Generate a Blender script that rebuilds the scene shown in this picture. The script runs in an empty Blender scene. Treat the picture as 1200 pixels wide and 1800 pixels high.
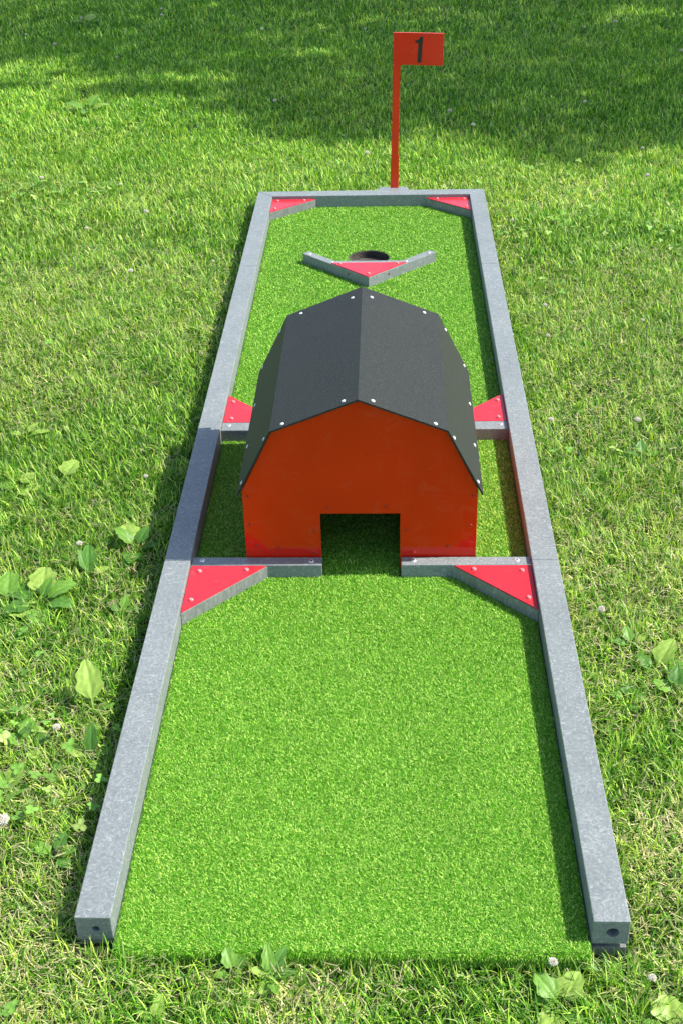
import bpy, bmesh, math
import numpy as np
from mathutils import Vector, Matrix
from math import radians as R
S = bpy.context.scene
COL = S.collection

# ---------------------------------------------------------------- camera, light, exposure
def set_camera():
    pitch, yaw, roll = R(32.1737), R(-2.4066), R(-1.4984)
    fw = np.array([math.sin(yaw)*math.cos(pitch), math.cos(yaw)*math.cos(pitch), -math.sin(pitch)])
    r = np.array([math.cos(yaw), -math.sin(yaw), 0.0]); u = np.cross(r, fw)
    r2 = math.cos(roll)*r + math.sin(roll)*u; u2 = -math.sin(roll)*r + math.cos(roll)*u
    cam = bpy.data.cameras.new('camera'); o = bpy.data.objects.new('camera', cam); COL.objects.link(o)
    cam.sensor_fit = 'VERTICAL'; cam.sensor_height = 24.0; cam.lens = 2275.70/1800*24.0
    cam.clip_start = 0.05; cam.clip_end = 500
    m = Matrix(((r2[0], u2[0], -fw[0], 0.0626), (r2[1], u2[1], -fw[1], -1.4192), (r2[2], u2[2], -fw[2], 1.6722), (0, 0, 0, 1)))
    o.matrix_world = m
    S.camera = o
set_camera()
SUN = Vector((0.90, 0.058, 1.0)).normalized()
w = bpy.data.worlds.new("World"); S.world = w; w.use_nodes = True
nt = w.node_tree; bg = nt.nodes['Background']; sky = nt.nodes.new('ShaderNodeTexSky')
sky.sky_type = 'NISHITA'; sky.sun_disc = False
sky.sun_elevation = math.asin(SUN.z); sky.sun_rotation = math.atan2(SUN.x, SUN.y)
nt.links.new(sky.outputs[0], bg.inputs[0]); bg.inputs[1].default_value = 0.15
sl = bpy.data.lights.new('sun', 'SUN'); sl.energy = 4.7; sl.angle = R(0.53); sl.color = (1.0, 0.955, 0.88)
so = bpy.data.objects.new('sun', sl); COL.objects.link(so); so.rotation_euler = SUN.to_track_quat('Z', 'Y').to_euler(); so.location = (10, 5, 8)
S.view_settings.view_transform = 'Standard'; S.view_settings.look = 'None'; S.view_settings.gamma = 1
S.view_settings.exposure = 0.80
S.cycles.max_bounces = 8; S.cycles.transmission_bounces = 4

# ---------------------------------------------------------------- helpers
rng = np.random.RandomState(7)
def node_mat(name):
    m = bpy.data.materials.new(name); m.use_nodes = True
    n = m.node_tree; b = n.nodes['Principled BSDF']
    return m, n, b
def N(n, t, **k):
    x = n.nodes.new(t)
    for a, v in k.items(): setattr(x, a, v)
    return x
def noise(n, scale, detail=3, dist=0, rough=.5, coord=None, vec_scale=None):
    t = N(n, 'ShaderNodeTexNoise'); t.inputs['Scale'].default_value = scale; t.inputs['Detail'].default_value = detail
    t.inputs['Distortion'].default_value = dist; t.inputs['Roughness'].default_value = rough
    tc = N(n, 'ShaderNodeTexCoord'); src = tc.outputs['Object']
    if vec_scale:
        mp = N(n, 'ShaderNodeMapping'); mp.inputs['Scale'].default_value = vec_scale
        n.links.new(src, mp.inputs[0]); src = mp.outputs[0]
    n.links.new(src, t.inputs['Vector']); return t
def ramp(n, fac, stops):
    r = N(n, 'ShaderNodeValToRGB'); e = r.color_ramp.elements
    while len(e) < len(stops): e.new(.5)
    for i, (p, c) in enumerate(stops): e[i].position = p; e[i].color = (*c, 1)
    n.links.new(fac, r.inputs[0]); return r
def mixc(n, a, b, fac, mode='MIX'):
    x = N(n, 'ShaderNodeMix', data_type='RGBA', blend_type=mode)
    for sock, v in ((x.inputs[6], a), (x.inputs[7], b), (x.inputs[0], fac)):
        if isinstance(v, bpy.types.NodeSocket): n.links.new(v, sock)
        elif isinstance(v, tuple): sock.default_value = (*v, 1)
        else: sock.default_value = v
    return x.outputs[2]
def bump(n, b, h, strength, dist=.001):
    x = N(n, 'ShaderNodeBump'); x.inputs['Strength'].default_value = strength; x.inputs['Distance'].default_value = dist
    n.links.new(h, x.inputs['Height']); n.links.new(x.outputs[0], b.inputs['Normal'])

# recycled plastic lumber: grey with pale swirls, scuffs and fine saw streaks
def mat_plastic(name, base=(.188, .210, .207), pale=(.350, .372, .358), streak=(1, 1, 1)):
    m, n, b = node_mat(name)
    t1 = noise(n, 70, 6, 3.0, .66, vec_scale=streak); t2 = noise(n, 7, 4, .6); t3 = noise(n, 420, 2, 1.0)
    c = ramp(n, t1.outputs[0], [(.34, tuple(x*.84 for x in base)), (.48, base), (.56, tuple(.72*x+.28*y for x, y in zip(base, pale))), (.68, pale)])
    v = ramp(n, t2.outputs[0], [(.3, (.90, .91, .91)), (.7, (1.05, 1.05, 1.04))])
    c2 = mixc(n, c.outputs[0], v.outputs[0], 1.0, 'MULTIPLY')
    g = ramp(n, t3.outputs[0], [(.30, (.86, .86, .86)), (.55, (1, 1, 1))])
    c3 = mixc(n, c2, g.outputs[0], .7, 'MULTIPLY')
    t4 = noise(n, 24, 6, .3, .7); d = ramp(n, t4.outputs[0], [(.62, (0, 0, 0)), (.76, (1, 1, 1))])
    c4 = mixc(n, c3, (.16, .14, .11), d.outputs[0])
    mm = N(n, 'ShaderNodeMath', operation='MULTIPLY'); mm.inputs[1].default_value = .35; n.links.new(d.outputs[0], mm.inputs[0])
    c4 = mixc(n, c3, (.17, .155, .12), mm.outputs[0])
    n.links.new(c4, b.inputs['Base Color']); b.inputs['Roughness'].default_value = .47
    bump(n, b, t1.outputs[0], .35, .0012)
    return m
M_RAIL = mat_plastic('recycled_plastic_lumber')
M_CUT = mat_plastic('sawn_plastic_lumber', base=(.18, .19, .18), pale=(.30, .31, .29), streak=(1, 1, .25))
def mat_simple(name, col, rough, var=.08, scale=30, bs=0, bscale=200, metal=0, coat=0, spec=.5):
    m, n, b = node_mat(name)
    t = noise(n, scale, 5, .4)
    c = ramp(n, t.outputs[0], [(.3, tuple(x*(1-var) for x in col)), (.7, tuple(min(1, x*(1+var)) for x in col))])
    n.links.new(c.outputs[0], b.inputs['Base Color']); b.inputs['Roughness'].default_value = rough
    b.inputs['Metallic'].default_value = metal; b.inputs['Coat Weight'].default_value = coat; b.inputs['Specular IOR Level'].default_value = spec
    if bs:
        t2 = noise(n, bscale, 3, 0); bump(n, b, t2.outputs[0], bs, .001)
    return m
M_PLATE = mat_simple('glossy_red_plate', (.62, .022, .032), .24, .07, 14, .22, 110)
M_WALL = mat_simple('glossy_red_barn_sheet', (.62, .015, .002), .10, .06, 6, .03, 60, spec=.42)
def add_dust(m, scale, lo, hi, col, amt, rlo, rhi):
    n = m.node_tree; b = n.nodes['Principled BSDF']; src = b.inputs['Base Color'].links[0].from_socket
    t = noise(n, scale, 8, .8, .72); f = ramp(n, t.outputs[0], [(lo, (0, 0, 0)), (hi, (amt, amt, amt))])
    n.links.new(mixc(n, src, col, f.outputs[0]), b.inputs['Base Color'])
    q = ramp(n, t.outputs[0], [(lo, (rlo,)*3), (hi, (rhi,)*3)]); n.links.new(q.outputs[0], b.inputs['Roughness'])
add_dust(M_WALL, 26, .52, .80, (.42, .20, .12), .16, .09, .34)
M_SIGN = mat_simple('red_sign_paint', (.78, .036, .012), .22, .08, 9, .03, 60)
M_SCREW = mat_simple('zinc_screw', (.72, .72, .70), .35, .1, 300, metal=.6)
M_SCREWW = mat_simple('white_screw_head', (.66, .66, .64), .4, .05, 300)
M_SCREWR = mat_simple('red_painted_screw', (.78, .20, .20), .25, .1, 300)  # red paint lightened to pink, carrying the highlights in its colour
M_SCREWD = mat_simple('dark_red_screw', (.30, .02, .01), .35, .1, 300)
M_BLACK = mat_simple('black_vinyl', (.014, .018, .012), .5, .1)
M_HOLE = mat_simple('recess_shade_and_shim', (.03, .032, .035), .7, .2)  # dark tone painted as shade in screw recesses and hole bottoms; also shim colour
def mat_roof():
    m, n, b = node_mat('charcoal_grained_sheet')
    t = noise(n, 330, 4, .5, .7); t2 = noise(n, 9, 5, .5, .6)
    c = ramp(n, t.outputs[0], [(.34, (.015, .017, .0145)), (.52, (.024, .027, .0235)), (.70, (.062, .066, .060))])
    v = ramp(n, t2.outputs[0], [(.3, (.96, .96, .97)), (.75, (1.04, 1.04, 1.03))])
    n.links.new(mixc(n, c.outputs[0], v.outputs[0], 1.0, 'MULTIPLY'), b.inputs['Base Color'])
    b.inputs['Roughness'].default_value = .60; b.inputs['Specular IOR Level'].default_value = .22
    bump(n, b, t.outputs[0], .6, .0008); return m
M_ROOF = mat_roof()
def mat_cup():
    m, n, b = node_mat('ribbed_cup_plastic')
    tc = N(n, 'ShaderNodeTexCoord'); wv = N(n, 'ShaderNodeTexWave', bands_direction='Z'); wv.inputs['Scale'].default_value = 60
    n.links.new(tc.outputs['Object'], wv.inputs[0])
    t = noise(n, 40, 4)
    c = ramp(n, t.outputs[0], [(.3, (.028, .022, .015)), (.7, (.085, .068, .048))])  # tone darkened in place of the shade a deeper cup would have
    n.links.new(c.outputs[0], b.inputs['Base Color']); b.inputs['Roughness'].default_value = .7
    bump(n, b, wv.outputs[0], 1.0, .002); return m
M_CUP = mat_cup()
add_dust(M_PLATE, 18, .55, .82, (.60, .25, .22), .22, .22, .42)
add_dust(M_ROOF, 190, .62, .80, (.20, .19, .16), .30, .58, .72)
add_dust(M_SIGN, 30, .55, .8, (.45, .2, .1), .2, .2, .4)
def mat_blade(name, trans=.35, rough=.45, spec=.3, attr='tint', tmul=(1.15, 1.15, .55)):
    m = bpy.data.materials.new(name); m.use_nodes = True; n = m.node_tree; b = n.nodes['Principled BSDF']; out = n.nodes['Material Output']
    a = N(n, 'ShaderNodeAttribute', attribute_name=attr)
    n.links.new(a.outputs[0], b.inputs['Base Color']); b.inputs['Roughness'].default_value = rough; b.inputs['Specular IOR Level'].default_value = spec
    tr = N(n, 'ShaderNodeBsdfTranslucent'); n.links.new(mixc(n, a.outputs[0], tmul, 1.0, 'MULTIPLY'), tr.inputs[0])
    mx = N(n, 'ShaderNodeMixShader'); mx.inputs[0].default_value = trans
    n.links.new(b.outputs[0], mx.inputs[1]); n.links.new(tr.outputs[0], mx.inputs[2]); n.links.new(mx.outputs[0], out.inputs[0])
    return m
M_GRASS = mat_blade('grass_blades', .36, .42, .28)
M_TURF = mat_blade('synthetic_turf_fibres', .20, .45, .22)
M_LEAF = mat_blade('broad_leaf', .35, .45, .35)
M_PETAL = mat_blade('clover_petal', .3, .6, .2, tmul=(1, 1, .9))

def link(o, parent=None):
    COL.objects.link(o)
    if parent: o.parent = parent
    return o
def empty(name, loc, label, cat, group=None):
    o = bpy.data.objects.new(name, None); o.empty_display_size = .05; o.location = loc; COL.objects.link(o)
    o['label'] = label; o['category'] = cat
    if group: o['group'] = group
    return o
def finish(name, bm, mat, parent=None, org=(0, 0, 0), smooth=False):
    bmesh.ops.translate(bm, verts=bm.verts, vec=-Vector(org))
    bmesh.ops.recalc_face_normals(bm, faces=bm.faces)
    me = bpy.data.meshes.new(name); bm.to_mesh(me); bm.free()
    if smooth:
        for p in me.polygons: p.use_smooth = True
    me.materials.append(mat)
    return link(bpy.data.objects.new(name, me), parent)
def prism(bm, pts, z0, z1, axis='z'):
    """closed prism from a 2-D outline; axis z: pts are (x,y); axis y: pts are (x,z)"""
    f = (lambda p, h: (p[0], p[1], h)) if axis == 'z' else (lambda p, h: (p[0], h, p[1]))
    a = [bm.verts.new(f(p, z0)) for p in pts]; b = [bm.verts.new(f(p, z1)) for p in pts]
    bm.faces.new(a); bm.faces.new(b[::-1]); n = len(pts)
    for i in range(n): bm.faces.new((a[i], b[i], b[(i+1) % n], a[(i+1) % n]))
    return bm
def bevel(bm, w, seg=2):
    bmesh.ops.bevel(bm, geom=[e for e in bm.edges], offset=w, segments=seg, affect='EDGES', profile=.5)
def solid(name, pts, z0, z1, mat, parent, org, bev=.0012, axis='z'):
    bm = bmesh.new(); prism(bm, pts, z0, z1, axis); bmesh.ops.recalc_face_normals(bm, faces=bm.faces)
    if bev: bevel(bm, bev)
    return finish(name, bm, mat, parent, org)
def box(x0, x1, y0, y1): return [(x0, y0), (x1, y0), (x1, y1), (x0, y1)]
def cut_cyl(o, centre, axis, r, depth):
    """drill a round hole into object o (boolean, applied)"""
    bm = bmesh.new(); q = Vector(axis).to_track_quat('Z', 'Y').to_matrix().to_4x4()
    bmesh.ops.create_cone(bm, cap_ends=True, segments=40, radius1=r, radius2=r, depth=depth, matrix=Matrix.Translation(centre) @ q)
    me = bpy.data.meshes.new('tmp'); bm.to_mesh(me); bm.free(); c = bpy.data.objects.new('tmp', me); COL.objects.link(c)
    md = o.modifiers.new('b', 'BOOLEAN'); md.operation = 'DIFFERENCE'; md.object = c; md.solver = 'EXACT'
    bpy.context.view_layer.update()
    dg = bpy.context.evaluated_depsgraph_get(); nm = bpy.data.meshes.new_from_object(o.evaluated_get(dg))
    o.modifiers.clear(); o.data = nm; bpy.data.objects.remove(c)
# screw heads: domed pan head with a driver recess, mesh shared by all
def screw_mesh(name, r, h, mat, inner=None):
    prof = [(r, -.0008), (r, h*.25), (r*.86, h*.72), (r*.55, h), (r*.34, h*1.02), (r*.26, h*.45), (0.0001, h*.4)]
    bm = bmesh.new(); rings = []
    for pr, pz in prof: rings.append([bm.verts.new((pr*math.cos(a), pr*math.sin(a), pz)) for a in np.linspace(0, 2*math.pi, 14, endpoint=False)])
    for a, b in zip(rings, rings[1:]):
        for i in range(14): bm.faces.new((a[i], a[(i+1) % 14], b[(i+1) % 14], b[i]))
    me = bpy.data.meshes.new(name); bm.to_mesh(me); bm.free(); me.materials.append(mat); me.materials.append(inner or M_HOLE)
    for i, p in enumerate(me.polygons):
        p.use_smooth = True
        if i >= 14*4: p.material_index = 1  # recess faces take a second colour, mostly a dark one for shade
    return me
SC_RED = screw_mesh('plate_screw', .0056, .0046, M_SCREWR, M_SCREWR)
SC_ZN = screw_mesh('rail_screw', .0066, .0022, M_SCREW)
SC_WH = screw_mesh('roof_screw', .0048, .0024, M_SCREWW, M_SCREW)
SC_DK = screw_mesh('wall_screw', .0034, .0022, M_SCREWD)
def screw(me, p, parent, org, nrm=(0, 0, 1)):
    o = bpy.data.objects.new('screw', me); COL.objects.link(o); o.parent = parent
    q = Vector(nrm).to_track_quat('Z', 'Y'); o.location = Vector(p)-Vector(org); o.rotation_euler = (q @ Matrix.Rotation(rng.rand()*6, 3, 'Z').to_quaternion()).to_euler()
    return o

# ---------------------------------------------------------------- value noise for layout
def vnoise(x, y, s, seed):
    r = np.random.RandomState(seed); G = r.rand(256, 256)
    x = x*s+100.3; y = y*s+100.7; i = np.floor(x).astype(int); j = np.floor(y).astype(int); fx = x-i; fy = y-j
    fx = fx*fx*(3-2*fx); fy = fy*fy*(3-2*fy); g = lambda a, b: G[a % 256, b % 256]
    return (g(i, j)*(1-fx)+g(i+1, j)*fx)*(1-fy)+(g(i, j+1)*(1-fx)+g(i+1, j+1)*fx)*fy
def fbm(x, y, s, seed): return .5*vnoise(x, y, s, seed)+.3*vnoise(x, y, s*2.1, seed+1)+.2*vnoise(x, y, s*4.3, seed+2)

def ribbons(name, base, az, lean, curl, length, width, segs, color, mat, parent=None, org=(0, 0, 0), roll=None):
    """many tapered curved ribbons as one mesh. lean: start angle from vertical, curl: extra bend to the tip"""
    n = len(base); V = []; C = []
    d = np.stack([np.cos(az), np.sin(az), np.zeros(n)], 1); side = np.stack([-np.sin(az), np.cos(az), np.zeros(n)], 1)
    if roll is not None:
        side = side*np.cos(roll)[:, None]+np.array([0, 0, 1])*np.sin(roll)[:, None]*.6+d*np.sin(roll)[:, None]*.5
    p = base.copy(); lev = []
    for s in range(segs+1):
        t = s/segs; wd = width*(1-.12*t-.88*max(0, (t-.35)/.65)**1.6)*.5 if s < segs else width*0
        wv = (wd*(1 if s else .8))[:, None]
        if s < segs: lev.append(p-side*wv); lev.append(p+side*wv)
        else: lev.append(p)
        a = lean+curl*(t+.5/segs); step = (length/segs)[:, None]
        p = p+(d*np.sin(a)[:, None]+np.array([0, 0, 1])*np.cos(a)[:, None])*step
    k = len(lev); V = np.stack(lev, 1).reshape(-1, 3)-np.array(org)
    if isinstance(color, tuple): color, tip = color
    else: tip = color
    tt = np.concatenate([[s/segs]*2 for s in range(segs)]+[[1.0]])**2
    Cc = (color[:, None, :]*(1-tt)[None, :, None]+tip[:, None, :]*tt[None, :, None]).reshape(-1, 3)
    C = np.ones((len(Cc), 4), np.float32); C[:, :3] = Cc
    o = np.arange(n)*k
    quads = np.concatenate([np.stack([o+2*s, o+2*s+1, o+2*s+3, o+2*s+2], 1) for s in range(segs-1)]) if segs > 1 else np.zeros((0, 4), int)
    tris = np.stack([o+2*segs-2, o+2*segs-1, o+2*segs], 1)
    me = bpy.data.meshes.new(name); me.vertices.add(len(V)); me.vertices.foreach_set('co', V.astype(np.float32).ravel())
    li = np.concatenate([quads.ravel(), tris.ravel()]); me.loops.add(len(li)); me.loops.foreach_set('vertex_index', li.astype(np.int32))
    tot = np.concatenate([np.full(len(quads), 4), np.full(len(tris), 3)]); st = np.concatenate([[0], np.cumsum(tot)[:-1]])
    me.polygons.add(len(tot)); me.polygons.foreach_set('loop_start', st.astype(np.int32)); me.polygons.foreach_set('loop_total', tot.astype(np.int32))
    me.polygons.foreach_set('use_smooth', np.ones(len(tot), bool))
    me.update(calc_edges=True)
    at = me.color_attributes.new('tint', 'FLOAT_COLOR', 'POINT'); at.data.foreach_set('color', C.ravel())
    me.materials.append(mat)
    return link(bpy.data.objects.new(name, me), parent)

# ---------------------------------------------------------------- ground
GZ = -.078
def gz(x): return np.interp(np.asarray(x, float), [-.5, 0, .5], [-.067, -.077, -.089])
def build_ground():
    m, n, b = node_mat('soil_and_thatch')
    t = noise(n, 60, 6, .3, .7); t2 = noise(n, 1.3, 4)
    c = ramp(n, t.outputs[0], [(.3, (.012, .020, .006)), (.55, (.030, .052, .012)), (.75, (.09, .09, .035))])
    v = ramp(n, t2.outputs[0], [(.3, (.8, .85, .8)), (.7, (1.15, 1.1, 1.0))])
    n.links.new(mixc(n, c.outputs[0], v.outputs[0], 1.0, 'MULTIPLY'), b.inputs['Base Color']); b.inputs['Roughness'].default_value = 1
    bump(n, b, t.outputs[0], 1.0, .01)
    bm = bmesh.new(); s = 150
    xs = [-s, -.5, 0, .5, s]; rows = [[bm.verts.new((x, y, float(gz(x)))) for x in xs] for y in (-s, s)]
    for i in range(4): bm.faces.new((rows[0][i], rows[0][i+1], rows[1][i+1], rows[1][i]))
    o = finish('ground', bm, m); o['kind'] = 'structure'
build_ground()

# ---------------------------------------------------------------- the course
L = 3.654; HW = .45; RW = .0599; IN = HW-RW; RB = -.054; TOPZ = -.013; TZ = -.031
course = empty('mini_golf_course', (0, L/2, GZ), 'mini golf lane with grey rails, green turf and red corner plates', 'mini golf lane')
CO = (0, L/2, GZ)
seams = [0, 1.030, 2.853]
for sx in (-1, 1):
    a, b = sx*HW, sx*IN
    for i, y0 in enumerate(seams):
        if i < 2: pts = [(a, y0+.0006*(i > 0)), (b, y0+.0006*(i > 0)), (b, seams[i+1]-.0006), (a, seams[i+1]-.0006)]
        else: pts = [(a, y0+.0006), (b, y0+.0006), (b, L-RW-.0006), (a, L-.0006)]
        bm = bmesh.new(); prism(bm, pts, RB, 0); bmesh.ops.recalc_face_normals(bm, faces=bm.faces)
        bevel(bm, .0016)
        # slight crook, so that the long edges are not ruler-straight
        rail = finish('side_rail', bm, M_RAIL, course, CO)
        if i == 0:
            cx = sx*(HW-RW/2)+.003; r_ = .0105 if sx > 0 else .0065
            cut_cyl(rail, Vector((cx, 0, -.027)), (0, 1, 0), r_, .08)
            rail.data.materials.clear(); rail.data.materials.append(M_RAIL)
            bm = bmesh.new(); bmesh.ops.create_cone(bm, cap_ends=True, segments=24, radius1=r_-.0002, radius2=r_-.0002, depth=.02, matrix=Matrix.Translation((cx, .040, -.027)) @ Matrix.Rotation(math.pi/2, 4, 'X'))
            finish('hole_shade_plug', bm, M_HOLE, rail, CO)  # dark plug stands in for the shade at the bottom of the hole
    # lower ground runner under each side rail
    solid('ground_runner', box(min(a, b)+.002, max(a, b)-.001, .003, L-.02), -.067 if sx < 0 else -.0870, RB-.004 if sx < 0 else RB-.011, M_CUT, course, CO)
solid('back_rail', [(-HW, L), (-IN, L-RW), (IN, L-RW), (HW, L)], RB, 0, M_RAIL, course, CO, .0016)
# dowel shims between rail and runner
for sx in (-1, 1):
    for yy in (.25, 1.2, 2.4, 3.4):
        solid('shim', box(sx*(HW-.045)-.01, sx*(HW-.045)+.01, yy, yy+.05), RB-.0112, RB+.0002, M_HOLE, course, CO, 0)
# decking board and turf backing
HOLE = (0.0, 3.040, .0745)
deck = solid('deck_board', box(-IN+.0006, IN-.0006, -.004, L-RW-.0006), -.0725, -.0577, M_CUT, course, CO, 0)
cut_cyl(deck, Vector((HOLE[0], HOLE[1], -.06)), (0, 0, 1), HOLE[2]+.003, .1)
deck.data.materials.clear(); deck.data.materials.append(M_CUT)
M_BACK = mat_simple('turf_backing', (.05, .14, .016), .9, .3, 90)
back = solid('turf_backing', box(-IN+.001, IN-.001, -.022, L-RW-.001), -.0574, -.0485, M_BACK, course, CO, 0)
cut_cyl(back, Vector((HOLE[0], HOLE[1], -.05)), (0, 0, 1), HOLE[2], .1)
back.data.materials.clear(); back.data.materials.append(M_BACK)
solid('turf_lip', box(-IN+.001, IN-.001, -.026, -.0222), -.0725, -.0487, M_BACK, course, CO, 0)
# cup
def cup():
    bm = bmesh.new(); n = 48; prof = [(HOLE[2]+.0022, -.0490), (HOLE[2]+.0005, -.0482), (HOLE[2]-.0025, -.0490)]
    zz = -.0505
    while zz > -.070:
        prof += [(HOLE[2]-.0025, zz), (HOLE[2]-.0055, zz-.002), (HOLE[2]-.0025, zz-.004)]; zz -= .0055
    prof += [(HOLE[2]-.006, -.0752), (.012, -.0758), (.0005, -.0758)]
    rings = [[bm.verts.new((HOLE[0]+r*math.cos(a), HOLE[1]+r*math.sin(a), z)) for a in np.linspace(0, 2*math.pi, n, endpoint=False)] for r, z in prof]
    for a, b in zip(rings, rings[1:]):
        for i in range(n): bm.faces.new((a[i], a[(i+1) % n], b[(i+1) % n], b[i]))
    finish('hole_cup', bm, M_CUP, course, CO, True)
cup()
# cross rails and corner blocks
def crossrail(x0, x1, y0, y1, sc):
    o = solid('cross_rail', box(x0, x1, y0, y1), -.0485, TOPZ, M_RAIL, course, CO, .0014)
    for x, y in sc: screw(SC_ZN, (x, y, TOPZ), o, CO)
crossrail(-IN+.0005, -.0885, 1.0285, 1.0615, [(-.366, 1.048), (-.113, 1.045)])
crossrail(.0930, IN-.0005, 1.0285, 1.0615, [(.121, 1.046), (.358, 1.047)])
crossrail(-IN+.0005, -.268, 1.677, 1.722, [(-.372, 1.706)])
crossrail(.268, IN-.0005, 1.677, 1.722, [(.370, 1.704)])
def corner(cx, cy, dx, dy):
    e = .0006
    P0 = (cx, cy); P1 = (cx+dx, cy); P2 = (cx, cy+dy)
    blk = solid('corner_block', [P0, P1, (P1[0]-.0, P1[1]+.001*np.sign(dy)), (P2[0]+.001*np.sign(dx), P2[1]), P2], -.0485, TOPZ-.0032, M_CUT, course, CO, .0004)
    k = .985
    pl = solid('red_plate', [(cx+.001*np.sign(dx), cy+.001*np.sign(dy)), (cx+dx*k, cy+.001*np.sign(dy)), (cx+.001*np.sign(dx), cy+dy*k)], TOPZ-.003, TOPZ, M_PLATE, course, CO, .0004)
    for fx, fy in ((.13, .13), (.74, .10), (.10, .74)): screw(SC_RED, (cx+dx*fx, cy+dy*fy, TOPZ), pl, CO)
corner(-IN+.0006, 1.0279, .176, -.182); corner(IN-.0006, 1.0279, -.178, -.172)
corner(-IN+.0006, 1.7228, .168, .165); corner(IN-.0006, 1.7228, -.168, .165)
corner(-IN+.0006, L-RW-.0006, .172, -.150); corner(IN-.0006, L-RW-.0006, -.172, -.150)

# synthetic turf pile
def turf():
    zones = [(-.026, 1.03, 600000), (1.03, 1.75, 360000), (1.75, 2.7, 320000), (2.7, L-RW, 240000)]
    B = []; Wd = []
    for y0, y1, d in zones:
        n = int((y1-y0)*2*IN*d); x = rng.uniform(-IN+.002, IN-.002, n); y = rng.uniform(y0, y1, n)
        ok = (x-HOLE[0])**2+(y-HOLE[1])**2 > (HOLE[2]+.0015)**2
        for sx in (-1, 1):   # nothing grows under the blocks, rails and the barn walls
            u = sx*x
            ok &= ~((u > .0885) & (y > 1.0275) & (y < 1.063))
            ok &= ~((u > .268) & (y > 1.676) & (y < 1.722))
            ok &= ~((IN-u)/.174+(1.0279-y)/.176 < .99) | (y > 1.0279)
            ok &= ~((IN-u)/.166+(y-1.7228)/.163 < .99) | (y < 1.7228)
            ok &= ~((IN-u)/.170+(L-RW-y)/.148 < .99)
            ok &= ~((u > .255) & (u < .268) & (y > 1.06) & (y < 1.68))
        ok &= ~((y > 1.062) & (y < 1.070) & (abs(x) > .09) & (abs(x) < .27))
        ok &= ~((y-2.765 < abs(x)+.045) & (y-2.757 > abs(x)) & (abs(x) < .24))
        ok &= ~((y < 2.93) & (y-2.757 > abs(x)) & (abs(x) < .14))
        x = x[ok]; y = y[ok]; B.append(np.stack([x, y, np.full(len(x), -.0490)], 1)); Wd.append(np.full(len(x),   .00098+.00020*max(0, y0)))
    B = np.concatenate(B); n = len(B); wd = np.concatenate(Wd)*rng.uniform(.75, 1.25, n)
    az = rng.uniform(0, 2*math.pi, n); lean = rng.uniform(.1, .8, n); curl = rng.uniform(.5, 2.2, n); ln = rng.uniform(.0055, .0105, n)
    patch = fbm(B[:, 0], B[:, 1], 5, 31)[:, None]
    c1 = np.array([.195, .515, .024]); c2 = np.array([.062, .240, .008]); c3 = np.array([.60, .86, .16])
    u = rng.rand(n)[:, None]; c = c1*(1-u)+c2*u; q = rng.rand(n)[:, None] < .22; c = np.where(q, c3, c); c = c*(.90+.12*patch)*rng.uniform(.75, 1.25, n)[:, None]
    # pile at the front edge wraps over the lip
    nf = 26000; lip = np.stack([rng.uniform(-IN+.002, IN-.002, nf), np.full(nf, -.0262), rng.uniform(-.074, -.049, nf)], 1)
    B = np.concatenate([B, lip]); wd = np.concatenate([wd, rng.uniform(.0009, .0014, nf)]); az = np.concatenate([az, az[:nf]]); lean = np.concatenate([lean, lean[:nf]]); curl = np.concatenate([curl, curl[:nf]]); ln = np.concatenate([ln, ln[:nf]]); c = np.concatenate([c, c[:nf]]); n = len(B)
    fr = B[:, 1] < -.0255; az = np.where(fr, rng.normal(-math.pi/2, .7, n), az); lean = np.where(fr, rng.uniform(.2, 1.7, n), lean); curl = np.where(fr, rng.uniform(.2, 1.6, n), curl)
    ln = np.where(fr, ln*1.1, ln)
    # keep fibres from passing through the rails
    edge = (abs(B[:, 0]) > IN-.010); az = np.where(edge & (np.cos(az)*B[:, 0] > 0), math.pi-az, az)
    ribbons('turf_pile', B, az, lean, curl, ln, wd, 2, c, M_TURF, course, CO)
turf()

# ---------------------------------------------------------------- V-shaped deflector before the hole
def deflector():
    D = (0, 2.86, -.0485); t = empty('ball_deflector', D, 'grey v-shaped deflector with a red triangular plate just in front of the hole', 'golf obstacle')
    wt = .030; z0 = -.0485
    for sx in (-1, 1):
        s2 = wt/math.sqrt(2)
        tip = (0+sx*.0005, 2.762); out = (sx*.238, 3.000)
        # bar butts at the tip on the centre line
        pts = [tip, out, (out[0]-sx*s2*1.05, out[1]+s2*.95), (sx*.0005, 2.762+wt*math.sqrt(2))]
        o = solid('wing', pts, z0, TOPZ-.0, M_CUT if 0 else M_RAIL, t, D, .0010)
        # cut away where the plate sits: plate stands a little proud of the wing
        screw(SC_ZN, (sx*.212, 2.996, TOPZ), o, D); screw(SC_ZN, (sx*.130, 2.914, TOPZ), o, D)
        nrm = (sx*.7071, -.7071, 0)
        screw(SC_DK, (sx*.070+nrm[0]*.0002, 2.832+nrm[1]*.0002, -.026), o, D, nrm)
    solid('back_bar', [(-.0965, 2.8995), (.0965, 2.8995), (.1225, 2.9245), (-.1225, 2.9245)], z0+.001, TOPZ-.0006, M_RAIL, t, D, .0008)
    solid('infill', [(0, 2.806), (.091, 2.898), (-.091, 2.898)], z0+.001, TOPZ-.0008, M_CUT, t, D, 0)
    pl = solid('red_plate', [(0, 2.7655), (.1315, 2.8975), (-.1315, 2.8975)], TOPZ+.0004, TOPZ+.0034, M_PLATE, t, D, .0004)
    for x, y in ((0, 2.792), (.1, 2.887), (-.1, 2.887)): screw(SC_RED, (x, y, TOPZ+.0034), pl, D)
deflector()

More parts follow.
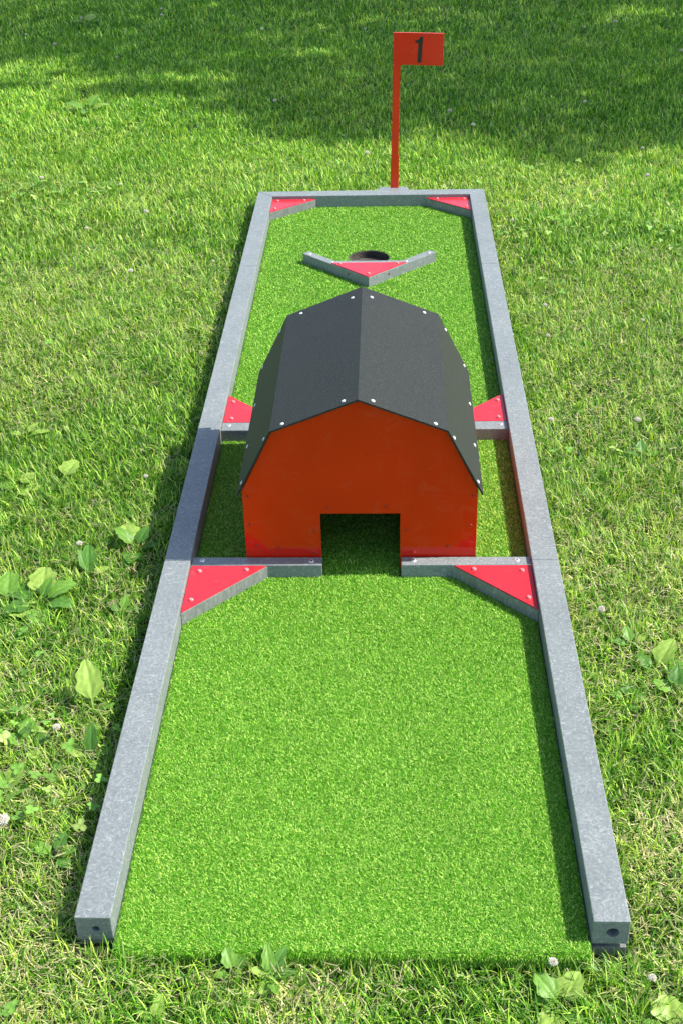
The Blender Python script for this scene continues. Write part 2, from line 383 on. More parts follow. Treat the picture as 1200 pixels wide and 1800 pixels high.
# ---------------------------------------------------------------- the barn
def barn():
    D = (0, 1.36, -.0485); t = empty('toy_barn', D, 'red barn tunnel with a charcoal gambrel roof and dark doorway standing on the lane', 'toy barn')
    A = (0, .3925); K = (.1905, .3165); E = (.2645, .166); hw = .2645; dw = .0905; dt = .1035; z0 = -.0485
    y0 = 1.0650; y1 = 1.668; th = .006
    def wall(ya, yb, org_name):
        pts = [(-hw, z0), (-dw, z0), (-dw, dt), (dw, dt), (dw, z0), (hw, z0), (hw, E[1]), K, A, (-K[0], K[1]), (-hw, E[1])]
        return solid(org_name, pts, ya, yb, M_WALL, t, D, .0006, 'y')
    f = wall(y0, y0+th, 'front_wall')
    for x, z in ((-.074, .121), (.058, .123), (-.252, .150), (.252, .150), (-.252, .075), (.250, .072), (-.240, .018), (-.105, .058), (.105, .060), (-.105, -.003), (.20, .015), (-.19, .012)):
        screw(SC_DK, (x, y0, z), f, D, (0, -1, 0))
    wall(y1-th, y1, 'back_wall')
    for sx in (-1, 1):
        a, b = sorted((sx*(hw-.0005), sx*(hw-th)))
        solid('side_wall', box(a, b, y0+th+.0004, y1-th-.0004), z0, E[1]-.001, M_WALL, t, D, .0004)
        # corner battens behind the gable sheets
        a, b = sorted((sx*(hw-th-.0004), sx*(hw-th-.03)))
        solid('corner_batten', box(a, b, y0+th+.0006, y0+th+.03), z0, E[1]-.02, M_CUT, t, D, .0006)
    # roof: four grained sheets, gable ends 12 mm proud
    rt = .0045; ya, yb = 1.0530, 1.6800
    ridge = (0, .4000); kink = (.1945, .3225); eave = (.2765, .160)
    def sheet(p, q, sx):
        d = Vector((q[0]-p[0], q[1]-p[1])).normalized(); nn = Vector((d.y, -d.x))
        if nn.y < 0: nn = -nn
        pts = [(sx*p[0], p[1]), (sx*q[0], q[1]), (sx*(q[0]-nn.x*rt), q[1]-nn.y*rt), (sx*(p[0]-nn.x*rt*(1 if p[0] else 0)), p[1]-rt/max(.2, nn.y) if p[0] == 0 else p[1]-nn.y*rt)]
        o = solid('roof_panel', pts, ya, yb, M_ROOF, t, D, .0005, 'y')
        return o, (sx*nn.x, 0, nn.y), d
    for sx in (-1, 1):
        o, nv, d = sheet(ridge, kink, sx); nv = (nv[0], 0, nv[2])
        ln = (Vector(kink)-Vector(ridge)).length
        def at(o, d, p, s, y, sx=sx, nv=nv): screw(SC_WH, (sx*(p[0]+d.x*s), y, p[1]+d.y*s), o, D, nv)
        for s, y in ((.034, ya+.020), (ln-.030, ya+.012), (.026, yb-.050), (ln-.040, yb-.022)): at(o, d, ridge, s, y+rng.uniform(-.003, .003))
        o2, nv2, d2 = sheet(kink, eave, sx); l2 = (Vector(eave)-Vector(kink)).length
        for s, y in ((.030, ya+.016), (l2-.028, ya+.014), (l2-.022, ya+.19), (l2-.022, ya+.40), (.040, yb-.020), (l2-.03, yb-.025)):
            screw(SC_WH, (sx*(kink[0]+d2.x*s), y, kink[1]+d2.y*s), o2, D, nv2)
barn()

# ---------------------------------------------------------------- hole marker
def flag():
    y = 3.6860; D = (.095, y, GZ); t = empty('hole_marker', D, 'thin red post with a red flag board bearing the number 1 behind the far rail', 'flag sign')
    th = .0065
    def x_at(z): return .0765+(.0915-.0765)*(z+.05)/.65
    post = solid('post', [(x_at(-.08), -.08), (x_at(-.08)+.0335, -.08), (x_at(.13)+.0315, .130), (x_at(.132)+.0285, .133), (x_at(.478)+.0290, .4785), (x_at(.478), .4785), (x_at(.133)+.002, .133), (x_at(.130), .130)], y, y+th, M_SIGN, t, D, .0006, 'y')
    board = solid('flag_board', [(x_at(.479), .4792), (.2795, .4720), (.2815, .5905), (x_at(.6), .5970)], y, y+th, M_SIGN, t, D, .0006, 'y')
    gl = [(511, 208), (540, 214), (549, 216), (538, 412), (578, 412), (593, 150), (566, 149), (556, 168), (540, 181), (513, 190)]
    def mp(p):
        u = (p[0]-300)/500; v = (p[1]-108)/327
        return (.0905+u*(.2810-.0905), .5965-.003*u-v*(.1180))
    solid('number', [mp(p) for p in gl], y-.0008, y-.0001, M_BLACK, t, D, 0, 'y')
    solid('mounting_block', box(.029, .1485, L+.0015, y-.0006), -.055, -.0018, M_RAIL, t, D, .001)
    solid('mounting_block', box(.033, .1445, y+th+.0006, y+th+.020), -.0575, -.006, M_RAIL, t, D, .001)
flag()

# ---------------------------------------------------------------- lawn
def outside(x, y, m=0.0): return ~((abs(x) < HW+m) & (y > -.012-m) & (y < L+m)) & ~((abs(x) < IN) & (y > -.03) & (y < 1))
def lawn():
    pieces = []
    # visible wedge with a margin for a step to either side; sparser and wider blades further off
    zones = [(-.75, .55, 46000, .0027, .040), (.55, 1.6, 38000, .0030, .040), (1.6, 2.9, 32000, .0032, .037), (2.9, 4.6, 23000, .0038, .037), (4.6, 6.8, 15000, .0047, .038), (6.8, 10.0, 8500, .0064, .042)]
    for y0, y1, den, wd, ln in zones:
        xl = -(.80+.36*max(y1, .3)); xr = .80+.32*max(y1, .3)
        n = int((y1-y0)*(xr-xl)*den); x = rng.uniform(xl, xr, n); y = rng.uniform(y0, y1, n)
        ok = outside(x, y, .003); x, y = x[ok], y[ok]; pieces.append((x, y, np.full(len(x), wd), np.full(len(x), ln)))
    # surroundings
    n = 150000; x = rng.uniform(-9, 9, n); y = rng.uniform(-2.6, 16, n)
    ok = outside(x, y, .01) & ((abs(x) > .8+.32*np.clip(y, .3, None)) | (y > 10) | (y < -.75)); x, y = x[ok], y[ok]; pieces.append((x, y, np.full(len(x), .009), np.full(len(x), .05)))
    x, y, wd, ln = [np.concatenate(a) for a in zip(*pieces)]; n = len(x)
    tuft = fbm(x, y, 9, 3); dry = fbm(x, y, 2.2, 17); big = fbm(x, y, .8, 23)
    base = np.stack([x, y, gz(x)-.002], 1)
    ln = ln*rng.uniform(.55, 1.35, n)*(.70+.62*tuft); wd = wd*rng.uniform(.6, 1.3, n); ln *= 1-.12*np.exp(-((x+.47)/.05)**2)*(y > 0)
    # local combing direction makes tufts lie together
    comb = fbm(x, y, 7, 41)*16; az = comb+rng.normal(0, 1.6, n)
    lean = np.abs(rng.normal(.15, .38, n)); curl = rng.gamma(2.4, .42, n)
    # near the rails lean away from the frame
    tipx = x+np.cos(az)*ln*.7; tipy = y+np.sin(az)*ln*.7
    bad = (abs(tipx) < HW+.002) & (tipy > .0) & (tipy < L) & (y > -.012)
    away = np.where(y >= L, math.pi/2, np.where(x > 0, 0.0, math.pi)); az = np.where(bad, away+rng.normal(0, .75, n), az)
    front = (y < 0) & (y > -.07) & (abs(x) < HW); ln = np.where(front, ln*.95, ln)
    g1 = np.array([.190, .440, .024]); g2 = np.array([.045, .180, .014]); g3 = np.array([.520, .760, .100]); st = np.array([.86, .80, .40]); yl = np.array([.55, .68, .09])
    u = rng.rand(n)[:, None]; c = g1*(1-u)+g2*u
    q = rng.rand(n)
    c = np.where((q < .22)[:, None], g3, c)
    c = np.where(((q > .22) & (q < .22+.30*np.clip(dry-.30, 0, 1)))[:, None], yl, c)
    isdry = rng.rand(n) < np.clip((dry-.40)*.7, .02, .30)*np.where(y < .4, 2.4, np.where(y > 4, .4, np.where(y > .8, .75, 1.0)))*np.where(x > .4, 1.3, 1.0); c = np.where(isdry[:, None], st, c)
    c = c*np.where(y > 3.5, rng.uniform(.85, 1.25, n), rng.uniform(.60, 1.25, n))[:, None]*(.82+.30*big)[:, None]  # far blades kept lighter, so the tree shade is brightened by colour
    tip = c.copy(); tb = (rng.rand(n) < (.14+.28*dry)*np.where(y > 4.2, .4, 1.0))[:, None]; tip = np.where(tb, c*.35+st*.65, c*1.12)  # fewer straw tips far off, tinting the tree shade greener by colour
    lean = np.where(isdry, lean+.7, lean)
    roll = rng.uniform(-.9, .9, n)
    o = ribbons('grass', base, az, lean, curl, ln, wd, 3, (c, tip), M_GRASS, None, (0, 0, 0), roll)
    o['kind'] = 'stuff'; o['label'] = 'lawn grass with dry straw tips all round the lane'; o['category'] = 'grass'
    # thatch: short dead clippings lying near the soil
    n = 60000; x = rng.uniform(-1.8, 1.8, n); y = rng.uniform(-.7, 3.2, n); k = outside(x, y, .01) & (fbm(x, y, 2.2, 17) > .40); x, y = x[k], y[k]; n = len(x)
    b = np.stack([x, y, gz(x)+rng.uniform(.004, .030, n)], 1); az = rng.uniform(0, 6.28, n)
    tx = x+np.cos(az)*.03; ty = y+np.sin(az)*.03; kk = outside(tx, ty, .004); b, az = b[kk], az[kk]; n = len(b)
    c = np.array([.50, .44, .24])*rng.uniform(.55, 1.25, n)[:, None]
    o = ribbons('dry_clippings', b, az, rng.uniform(1.25, 1.7, n), rng.normal(0, .4, n), rng.uniform(.012, .034, n), rng.uniform(.0012, .0024, n), 2, c, M_GRASS)
    o['kind'] = 'stuff'; o['label'] = 'dry straw clippings lying between the grass blades'; o['category'] = 'straw'
lawn()

# clover leaves (three round leaflets on a thin stem), ground cover
def clover():
    V = []; F = []; C = []
    n = 16000; xs = rng.uniform(-2.2, 2.2, n); ys = rng.uniform(-.6, 4.2, n)
    f = fbm(xs, ys, 1.9, 57)+.40*np.exp(-((xs+.66)**2/.06+(ys-.42)**2/.16))+.24*np.exp(-((xs-.82)**2+(ys-.82)**2)/.05)
    k = outside(xs, ys, .018) & (f > .60+.05*np.clip(ys-.8, 0, 2)+rng.uniform(-.06, .10, n)); xs, ys = xs[k], ys[k]
    vi = 0
    for x, y in zip(xs, ys):
        G_ = float(gz(x)); h = rng.uniform(.022, .046); r = rng.uniform(.0038, .0082); a0 = rng.rand()*6.28; col = np.array([.17, .34, .055])*rng.uniform(.7, 1.5)
        if rng.rand() < .25: col = np.array([.36, .50, .12])*rng.uniform(.8, 1.2)
        tx, ty = rng.normal(0, .30, 2)
        for q in range(3):
            a = a0+q*2.094; ring = []
            for s in np.linspace(0, 2*math.pi, 9, endpoint=False):
                lx = r*(1.0+1.0*math.cos(s)); ly = r*.85*math.sin(s); 
                if abs(s-0) < .01: lx -= r*.22
                X = lx*math.cos(a)-ly*math.sin(a); Y = lx*math.sin(a)+ly*math.cos(a)
                ring.append((x+X, y+Y, G_+h+X*tx+Y*ty+.18*abs(ly)))
            V += ring+[(x+r*math.cos(a), y+r*math.sin(a), G_+h+r*math.cos(a)*tx+r*math.sin(a)*ty)]
            C += [col*.9]*9+[col*1.25]
            F += [(vi+i, vi+(i+1) % 9, vi+9) for i in range(9)]; vi += 10
        V += [(x-.0006, y, G_), (x+.0006, y, G_), (x+.0004, y, G_+h), (x-.0004, y, G_+h)]; C += [col]*4; F.append((vi, vi+1, vi+2, vi+3)); vi += 4
    me = bpy.data.meshes.new('clover_leaves'); me.from_pydata(V, [], F)
    at = me.color_attributes.new('tint', 'FLOAT_COLOR', 'POINT'); cc = np.ones((len(V), 4), np.float32); cc[:, :3] = np.array(C); at.data.foreach_set('color', cc.ravel())
    me.materials.append(M_LEAF); o = link(bpy.data.objects.new('clover_leaves', me))
    o['kind'] = 'stuff'; o['label'] = 'small round clover leaves spread among the lawn grass'; o['category'] = 'clover'
clover()

# broad-leaved weeds
def leaf(parent, ln, wd, az, rise, droop, base=(0, 0, 0), petiole=.3, col=(.20, .36, .07), wave=.11, rot=0):
    nu, nv = 32, 6; V = []; C = []; F = []
    seed = rng.rand()*10; p = np.array(base, float); ang = rise; d = np.array([math.cos(az), math.sin(az), 0]); s = np.array([-math.sin(az), math.cos(az), 0])
    for i in range(nu+1):
        t = i/nu
        if t < petiole: hw = .028*wd*(1+.6*t/petiole)
        else:
            q = (t-petiole)/(1-petiole); hw = wd*.5*(math.sin(math.pi*min(1, q**.72))**.62*(1-.10*q)+.02)*(1+wave*math.sin(q*17+seed))
        for j in range(-nv, nv+1):
            w_ = j/nv; up = .28*abs(w_)*hw-.10*hw*w_*w_+wave*.22*wd*math.sin(t*13+w_*4+seed)*abs(w_)*(t > petiole)
            rib = -.025*wd*max(0, math.cos(w_*math.pi*3.0))*(t > petiole)*(.9)*(hw/(wd*.5+1e-6))
            nrm = np.array([0, 0, 1])*math.cos(ang)-d*math.sin(ang)
            sd = s*math.cos(rot)+nrm*math.sin(rot)
            V.append(p+sd*w_*hw+nrm*(up+rib))
            k = 1.30 if j == 0 else (.93+.16*max(0, math.cos(t*46-abs(w_)*5.5))**3)
            C.append(np.array(col)*k*(1+.12*math.sin(seed*9+t*21+w_*11)))
        p = p+(d*math.cos(ang)+np.array([0, 0, 1])*math.sin(ang))*ln/nu; ang -= droop/nu
    m = 2*nv+1
    for i in range(nu):
        for j in range(2*nv): F.append((i*m+j, i*m+j+1, (i+1)*m+j+1, (i+1)*m+j))
    me = bpy.data.meshes.new('leaf'); me.from_pydata([tuple(v) for v in V], [], F)
    for q in me.polygons: q.use_smooth = True
    at = me.color_attributes.new('tint', 'FLOAT_COLOR', 'POINT'); cc = np.ones((len(V), 4), np.float32); cc[:, :3] = np.array(C); at.data.foreach_set('color', cc.ravel())
    me.materials.append(M_LEAF); o = bpy.data.objects.new('leaf', me); COL.objects.link(o); o.parent = parent
    return o
PALE = (.34, .50, .09); MID = (.18, .36, .05); DEEP = (.11, .26, .04)
D_ = math.pi/180
weeds = [
 # x, y, label, [(length, width, azimuth deg, rise deg, droop deg, colour, petiole)]
 (-0.532, 0.570, 'single upright pale lobed leaf beside the left rail, with a small leaf at its foot', [(.115, .050, 108, 62, 35, PALE, .30), (.050, .018, 20, 25, 30, MID, .3), (.040, .018, -20, 20, 20, PALE, .3)]),
 (-0.513, 0.437, 'small plant with one narrow upright leaf and pale side leaves left of the near rail', [(.075, .026, 88, 62, 20, DEEP, .2), (.060, .030, 165, 25, 40, PALE, .3), (.040, .022, 20, 25, 30, MID, .3), (.045, .02, -60, 15, 30, MID, .3)]),
 (-0.542, 1.160, 'broadleaf weed touching the left rail beside the barn, one leaf pale in the sun', [(.095, .052, 120, 30, 45, PALE, .35), (.085, .036, 150, 55, 50, MID, .3), (.075, .034, 60, 50, 40, DEEP, .3), (.07, .036, -95, 20, 40, DEEP, .3), (.06, .03, 10, 30, 50, DEEP, .3)]),
 (-0.724, 0.936, 'largest broadleaf rosette on the left, dark leaves with one big pale leaf on top', [(.115, .060, 95, 30, 40, PALE, .3), (.10, .050, 150, 25, 50, DEEP, .3), (.11, .052, 30, 42, 60, MID, .3), (.10, .046, -20, 35, 60, DEEP, .3), (.09, .048, -80, 22, 50, MID, .3), (.10, .05, -150, 25, 50, DEEP, .3), (.08, .030, 62, 60, 40, MID, .3)]),
 (-0.638, 1.048, 'dark oval upright leaf plant right of the big rosette on the left', [(.080, .040, 92, 48, 20, DEEP, .2), (.07, .02, 120, 55, 20, DEEP, .3), (.06, .026, 20, 25, 30, PALE, .3)]),
 (-0.801, 0.930, 'bright broad leaves at the left photo edge below the big rosette', [(.095, .05, 95, 40, 40, MID, .3), (.09, .05, 20, 15, 40, PALE, .3), (.08, .045, -40, 20, 40, PALE, .3), (.08, .045, 160, 20, 40, DEEP, .3)]),
 (-0.895, 1.447, 'low pale broadleaf cluster in the grass at the left photo edge', [(.075, .035, 70, 25, 40, PALE, .3), (.065, .032, 0, 15, 40, PALE, .3), (.06, .034, 170, 20, 40, MID, .3), (.06, .03, -60, 20, 30, PALE, .3)]),
 (-0.796, 1.475, 'lone pale fan-like leaf standing in the grass left of the barn shadow', [(.085, .055, 60, 35, 35, PALE, .35), (.05, .02, -60, 20, 30, MID, .3)]),
 (-0.948, 1.733, 'small pale narrow leaves in the open grass far left of the lane middle', [(.070, .024, 10, 20, 35, PALE, .3), (.065, .022, 60, 30, 35, PALE, .3), (.05, .02, 170, 20, 30, PALE, .3)]),
 (-0.188, -0.056, 'first weed under the front turf edge, one folded mid-green leaf', [(.060, .032, 115, 50, 40, MID, .25), (.055, .030, 60, 42, 50, DEEP, .25), (.04, .02, 200, 20, 30, MID, .3)]),
 (-0.128, -0.063, 'serrated weed under the front turf edge with leaves spread up and down', [(.075, .028, 100, 50, 40, MID, .2), (.075, .026, 60, 45, 50, DEEP, .2), (.06, .022, -70, 30, 40, MID, .2), (.055, .022, 10, 25, 40, DEEP, .2), (.05, .024, -110, 15, 30, PALE, .2), (.05, .02, 165, 30, 30, PALE, .2)]),
 (-0.302, -0.150, 'pale leaf at the bottom photo edge left of centre', [(.060, .024, 80, 35, 40, PALE, .2), (.05, .022, 140, 20, 30, MID, .2)]),
 (0.330, -0.106, 'largest broadleaf rosette below the right rail end, crossed by blade shadows', [(.085, .048, 130, 38, 40, MID, .25), (.085, .050, 55, 38, 40, PALE, .25), (.085, .048, -120, 18, 30, PALE, .25), (.07, .036, -55, 28, 40, DEEP, .25), (.06, .03, 165, 20, 30, MID, .25)]),
 (0.493, -0.151, 'big pale round leaf at the bottom right photo corner', [(.080, .062, 85, 28, 40, PALE, .3), (.06, .035, 160, 20, 30, MID, .3)]),
 (0.406, -0.034, 'flat dark leaf pressed against the foot of the right rail end', [(.055, .026, 170, 18, 20, DEEP, .2), (.045, .024, 20, 15, 20, MID, .2), (.04, .02, -70, 20, 20, MID, .2)]),
 (0.619, 0.720, 'weed with one large slanting pale leaf among clover at the right edge', [(.10, .045, 52, 38, 30, PALE, .3), (.075, .04, 10, 25, 30, MID, .3), (.06, .03, 120, 30, 30, DEEP, .3)]),
 (0.654, 0.652, 'cluster of small rounded dark leaves at the right edge below the slanting leaf', [(.07, .036, 80, 45, 30, DEEP, .3), (.06, .034, 20, 25, 30, MID, .3), (.055, .032, 150, 28, 30, MID, .3), (.05, .03, -60, 20, 30, PALE, .3)]),
 (-0.640, 0.466, 'rounded green leaves on the left, level with the small clover blossom and farther left', [(.060, .034, 100, 45, 30, MID, .35), (.05, .03, 30, 30, 30, DEEP, .35), (.05, .03, 160, 30, 30, MID, .35), (.045, .028, -60, 20, 30, PALE, .35)]),
 (-0.656, 0.341, 'bright green leaf tuft cut by the left photo edge above the largest blossom', [(.060, .036, 60, 40, 30, PALE, .3), (.055, .03, 0, 25, 30, MID, .3), (.05, .03, 120, 35, 30, MID, .3)]),
 (-0.530, 0.182, 'low dark weed left of the near end of the left rail', [(.055, .026, 70, 35, 30, DEEP, .3), (.05, .026, 150, 25, 30, MID, .3), (.05, .024, -40, 20, 30, DEEP, .3), (.045, .02, 10, 30, 30, MID, .3)]),
 (-0.533, 0.908, 'small sprig of mid-green leaves between the big rosette and the left rail', [(.050, .024, 80, 40, 30, MID, .3), (.045, .022, 150, 25, 30, DEEP, .3), (.04, .02, 10, 25, 30, MID, .3)]),
 (0.587, 0.813, 'small weed left of the large slanting leaf on the right', [(.055, .026, 100, 40, 30, MID, .3), (.05, .024, 170, 25, 30, DEEP, .3), (.045, .02, 30, 30, 30, PALE, .3)]),
 (0.553, 0.634, 'rounded clover-like leaves below the small weed on the right', [(.045, .030, 80, 35, 30, DEEP, .35), (.045, .028, 160, 25, 30, MID, .35), (.04, .028, 0, 25, 30, MID, .35), (.04, .026, -80, 15, 30, DEEP, .35)]),
 (0.749, 1.634, 'dark green leaf tuft below the white blossom right of the barn', [(.055, .028, 90, 40, 30, DEEP, .3), (.05, .026, 10, 25, 30, MID, .3), (.05, .024, 170, 25, 30, DEEP, .3)]),
 (-1.427, 5.097, 'far broadleaf weed at the edge of the tree shade upper left', [(.14, .06, 70, 40, 40, MID, .3), (.13, .06, 160, 30, 40, MID, .3), (.13, .06, 10, 30, 40, PALE, .3), (.12, .05, -90, 20, 30, MID, .3)]),
 (-1.833, 7.179, 'far rounded leaves in the dim strip near the top left corner', [(.12, .07, 80, 30, 30, PALE, .3), (.10, .07, 10, 20, 30, MID, .3), (.1, .06, 170, 20, 30, MID, .3)]),
]
for x, y, lab, lv in weeds:
    t = empty('broadleaf_weed', (x, y, float(gz(x))), lab, 'weed', 'broadleaf weeds in the lawn')
    for (l, wd_, az, ri, dr, c, pe) in lv:
        sc = (.80 if y < .0 else .98)*rng.uniform(.92, 1.06)
        leaf(t, l*sc, wd_*sc*1.1, az*D_, ri*D_+.12, dr*D_, (0, 0, .006), pe, tuple(np.array(c)*rng.uniform(.9, 1.1)))

# clover blossoms
def blossom_mesh():
    V = []; F = []; C = []; r = .0085
    n = 90
    for i in range(n):
        z = 1-1.75*(i+.5)/n; a = i*2.39996; s = math.sqrt(max(0, 1-z*z)); d = Vector((s*math.cos(a), s*math.sin(a), z*.85)); L_ = r*rng.uniform(.85, 1.15)
        t = d.orthogonal().normalized()*.0013; u = d.cross(t).normalized()*.0013; b = len(V)
        m = d*(L_*.62)+Vector((0, 0, .001)); tp = d*L_+Vector((0, 0, .0022))
        V += [d*.003, m+t, m+u, m-t, m-u, tp]; col = (.82, .80, .72) if rng.rand() < .8 else (.72, .62, .50)
        if z < -.25: col = (.62, .50, .33)
        C += [(.45, .5, .25)]+[col]*5
        F += [(b, b+1, b+2), (b, b+2, b+3), (b, b+3, b+4), (b, b+4, b+1), (b+5, b+2, b+1), (b+5, b+3, b+2), (b+5, b+4, b+3), (b+5, b+1, b+4)]
    me = bpy.data.meshes.new('flower_head'); me.from_pydata(V, [], F)
    at = me.color_attributes.new('tint', 'FLOAT_COLOR', 'POINT'); cc = np.ones((len(V), 4), np.float32); cc[:, :3] = np.array(C); at.data.foreach_set('color', cc.ravel())
    me.materials.append(M_PETAL); return me
def stem_mesh():
    bm = bmesh.new(); rings = []
    for k in range(5):
        z = .052*k/4; x = .004*math.sin(k*.8); rings.append([bm.verts.new((x+.0008*math.cos(a), .0008*math.sin(a), z)) for a in np.linspace(0, 6.283, 6, endpoint=False)])
    for a, b in zip(rings, rings[1:]):
        for i in range(6): bm.faces.new((a[i], a[(i+1) % 6], b[(i+1) % 6], b[i]))
    me = bpy.data.meshes.new('stem'); bm.to_mesh(me); bm.free(); me.materials.append(mat_simple('clover_stem', (.12, .26, .05), .6)); return me
HEAD = blossom_mesh(); STEM = stem_mesh()
blossoms = [
 ((-0.625, 0.226), 1.55, 'largest white clover blossom, at the left photo edge near the bottom'),
 ((-0.582, 0.474), .95, 'small white clover blossom between the upright leaf and the narrow leaf plant'),
 ((-0.667, 1.121), .9, 'white clover blossom above the dark oval leaf left of the lane'),
 ((-0.875, 3.470), 1.0, 'cream clover blossom in sunny grass left of the far lane corner'),
 ((-1.385, 3.905), 1.0, 'cream clover blossom in sunny grass at the upper left, farther left than any near it'),
 ((-0.553, 2.933), .7, 'tiny white clover blossom just left of the far rail seam'),
 ((-1.075, 3.286), .8, 'faded clover blossom in sunny grass left of the cream one by the lane corner'),
 ((-0.833, 2.850), 1.0, 'browned clover blossom in the grass left of the far rail seam'),
 ((-1.035, 3.809), .7, 'tiny white clover blossom left of the far corner, above the cream one'),
 ((-0.558, 1.434), .7, 'tiny pale clover blossom near the barn shadow on the left grass'),
 ((0.752, 1.762), 1.15, 'white clover blossom in the grass right of the barn'),
 ((0.514, 1.768), .95, 'pinkish white clover blossom close to the right rail beside the barn'),
 ((0.565, 2.322), .85, 'round white clover blossom right of the rail behind the barn'),
 ((0.581, 2.564), .85, 'ragged white clover blossom right of the rail level with the roof ridge back end'),
 ((0.543, 3.382), .7, 'tiny clover blossom right of the far lane corner'),
 ((1.144, 3.907), 1.0, 'cream clover blossom at the shade edge on the right'),
 ((0.879, 2.438), .7, 'small pale clover blossom in the right grass halfway along the lane'),
 ((0.530, 0.887), 1.0, 'white clover blossom in the grass right of the near red plate'),
 ((0.321, -0.055), .95, 'white clover blossom under the front turf edge at the right'),
 ((0.473, -0.081), .85, 'white clover blossom right of the rail end block'),
 ((-0.021, 4.228), 1.1, 'white clover blossom in the sunny strip left of the marker post'),
 ((0.370, 4.926), 1.1, 'white clover blossom in the shade right of the marker post, the nearer of two'),
 ((0.468, 4.685), 1.1, 'white clover blossom at the shade edge right of the marker post'),
 ((-0.063, 6.739), .8, 'tiny white clover blossom in deep shade left of the flag board'),
 ((1.036, 5.066), .9, 'white clover blossom in the shade far right of the flag post'),
 ((1.189, 4.290), .7, 'tiny white clover blossom by the shade edge at the right'),
 ((1.254, 6.745), .8, 'small clover blossom in the shade left of the brighter one at the top right'),
 ((1.457, 6.874), 1.2, 'bright clover blossom in the shade at the top right'),
 ((1.707, 6.107), 1.0, 'clover blossom in the shade at the right photo edge'),
 ((-0.486, 5.088), 1.0, 'white clover blossom at the shade edge above the far left lane corner'),
 ((-0.683, 6.740), .9, 'white clover blossom in the upper shade left of the flag board'),
 ((-1.389, 7.401), .8, 'upper clover blossom of a close pair in shade near the top'),
 ((-1.360, 7.205), .8, 'lower clover blossom of a close pair in shade near the top'),
 ((-1.728, 7.747), 1.0, 'white clover blossom at the very top edge'),
 ((-1.863, 7.144), 1.0, 'white clover blossom in shade near the top left, beside rounded leaves'),
 ((-1.874, 6.420), 1.0, 'white clover blossom at the dim light strip in the top left'),
 ((-2.110, 6.693), .8, 'faint clover blossom in the dim strip at the left photo edge'),
 ((-1.449, 6.068), .7, 'yellowish clover blossom on the bright streak in the upper left shade'),
]
for (px_, py_), sc, lab in blossoms:
    far = 1+.05*max(0, py_)
    t = empty('clover_blossom', (px_, py_, float(gz(px_))), lab, 'flower', 'white clover blossoms in the lawn')
    for nm, me in (('flower_head', HEAD), ('stem', STEM)):
        o = bpy.data.objects.new(nm, me); COL.objects.link(o); o.parent = t; o.rotation_euler = (rng.normal(0, .15), rng.normal(0, .15), rng.rand()*6)
        if nm == 'flower_head': o.location = (0, 0, .053); o.scale = (sc*far*1.0,)*3

# ---------------------------------------------------------------- trees whose shade falls over the far lawn (they stand right of the view)
def shade_here(x, y):
    """where the crowns' shade lies on the lawn"""
    xs = [-4.5, -2.4, -1.9, -1.5, -.95, -.70, -.50, -.42, -.05, .1, .38, .56, .70, .84, 1.08, 1.38, 1.8, 3, 6]
    ys = [5.9, 5.80, 5.55, 5.35, 5.32, 5.22, 4.95, 4.62, 4.50, 4.56, 4.66, 4.62, 4.35, 4.14, 4.16, 4.45, 4.3, 4.6, 4.4]
    s = y > np.interp(x, xs, ys)+.10
    s &= ~((x > -1.75) & (x < -.85) & (abs(y-(5.78+.10*(x+1.3))) < .16))
    s &= ~((x > -2.6) & (x < -1.6) & (abs(y-6.05) < .16))
    s &= ~((x > -.55) & (x < -.12) & (abs(y-6.3) < .14))
    s |= ((x-1.42)**2/.09+(y-3.36)**2/.006 < 1)
    return s
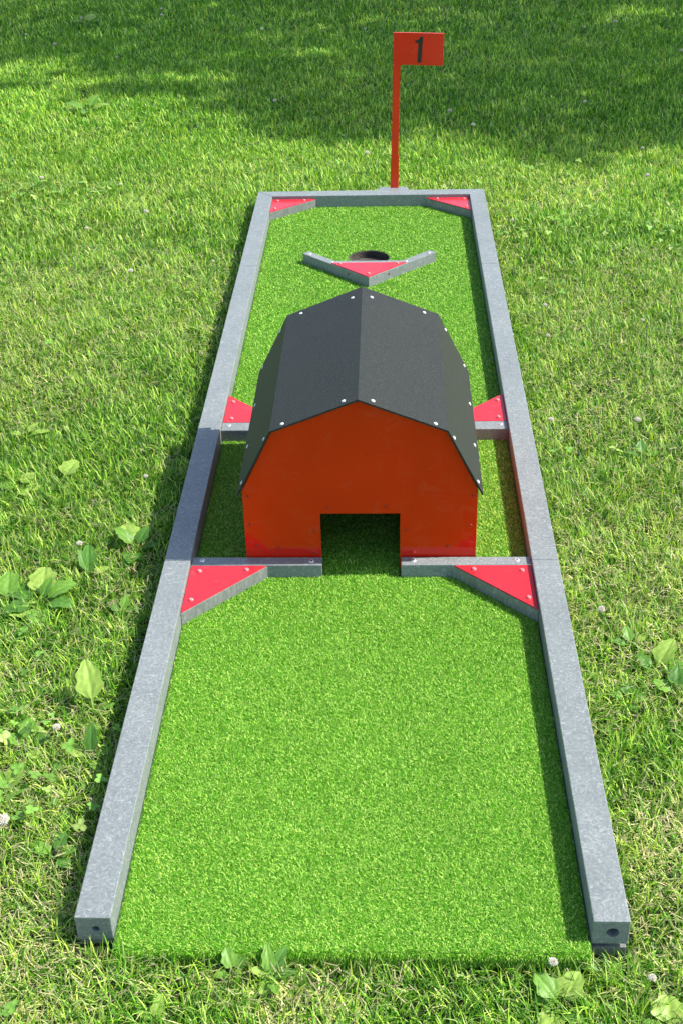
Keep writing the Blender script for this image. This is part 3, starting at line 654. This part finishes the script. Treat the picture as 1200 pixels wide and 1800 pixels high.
def trees():
    sp = .21; gx, gy = np.meshgrid(np.arange(-3.3, 3.3, sp), np.arange(3.0, 9.3, sp)); gx = gx.ravel(); gy = gy.ravel()
    gx = gx+rng.uniform(-.07, .07, len(gx)); gy = gy+rng.uniform(-.07, .07, len(gy)); k = shade_here(gx, gy)
    k &= (rng.rand(len(gx)) < np.where(gy > 6.6, .80, .97))
    gx, gy = gx[k], gy[k]; t = rng.uniform(4.2, 6.6, len(gx))
    P = np.stack([gx+0.90*t, gy+.058*t, t], 1)
    TR = [((4.8, 9.8), 'broad tree with a spreading leafy crown over the far lawn'), ((7.0, 5.6), 'tall leafy tree whose crown shades the lawn right of the lane'), ((9.6, 9.8), 'leafy tree at the far right edge of the lawn')]
    T = np.array([a for a, _ in TR]); idx = np.argmin(((P[:, None, :2]-T[None])**2).sum(2), 1)
    bark = mat_simple('bark', (.10, .075, .055), .95, .4, 14, 1.0, 30)
    for i, ((tx, ty), lab) in enumerate(TR):
        root = empty('shade_tree', (tx, ty, GZ), lab, 'tree', 'trees right of the lane')
        C0 = P[idx == i]; per = 58; n = len(C0)*per
        c = np.repeat(C0, per, 0)+rng.normal(0, 1, (n, 3))*np.array([.085, .085, .16]); sz = rng.uniform(.035, .065, n)
        a = rng.rand(n)*6.28; tl = rng.uniform(.0, .9, n); d = np.stack([np.cos(a)*np.cos(tl), np.sin(a)*np.cos(tl), -np.sin(tl)], 1); s = np.cross(d, np.array([0, 0, 1.0])); s /= np.linalg.norm(s, axis=1)[:, None]
        l = sz[:, None]; V = np.stack([c-d*l, c-s*l*.55, c+d*l, c+s*l*.55], 1).reshape(-1, 3)-np.array([tx, ty, GZ])
        me = bpy.data.meshes.new('crown'); me.from_pydata(V.tolist(), [], (np.arange(n)[:, None]*4+np.arange(4)).tolist())
        at = me.color_attributes.new('tint', 'FLOAT_COLOR', 'POINT'); cc = np.ones((n*4, 4), np.float32); cc[:, :3] = np.repeat(np.array([.06, .13, .025])*rng.uniform(.6, 1.4, n)[:, None], 4, 0); at.data.foreach_set('color', cc.ravel())
        me.materials.append(M_LEAF); link(bpy.data.objects.new('crown', me), root)
        # trunk with limbs reaching into the crown
        bm = bmesh.new()
        def limb(a, b, r0, r1, seg=8, wob=.12):
            prev = None
            for k in range(seg+1):
                q = Vector(a).lerp(Vector(b), k/seg)+Vector(rng.normal(0, wob*(0 < k < seg)*.5, 3)); r = r0+(r1-r0)*k/seg
                ring = [bm.verts.new(q+Vector((r*math.cos(x), r*math.sin(x), 0))) for x in np.linspace(0, 6.283, 10, endpoint=False)]
                if prev:
                    for j in range(10): bm.faces.new((prev[j], prev[(j+1) % 10], ring[(j+1) % 10], ring[j]))
                prev = ring
        limb((tx, ty, GZ), (tx+.1, ty, 3.9), .21, .13); top = (tx+.1, ty, 3.8)
        if len(C0):
            for q in C0[rng.choice(len(C0), min(14, len(C0)), False)]: limb(top, tuple(q), .07, .015, 6, .15)
        finish('trunk', bm, bark, root, (tx, ty, GZ), True)
trees()
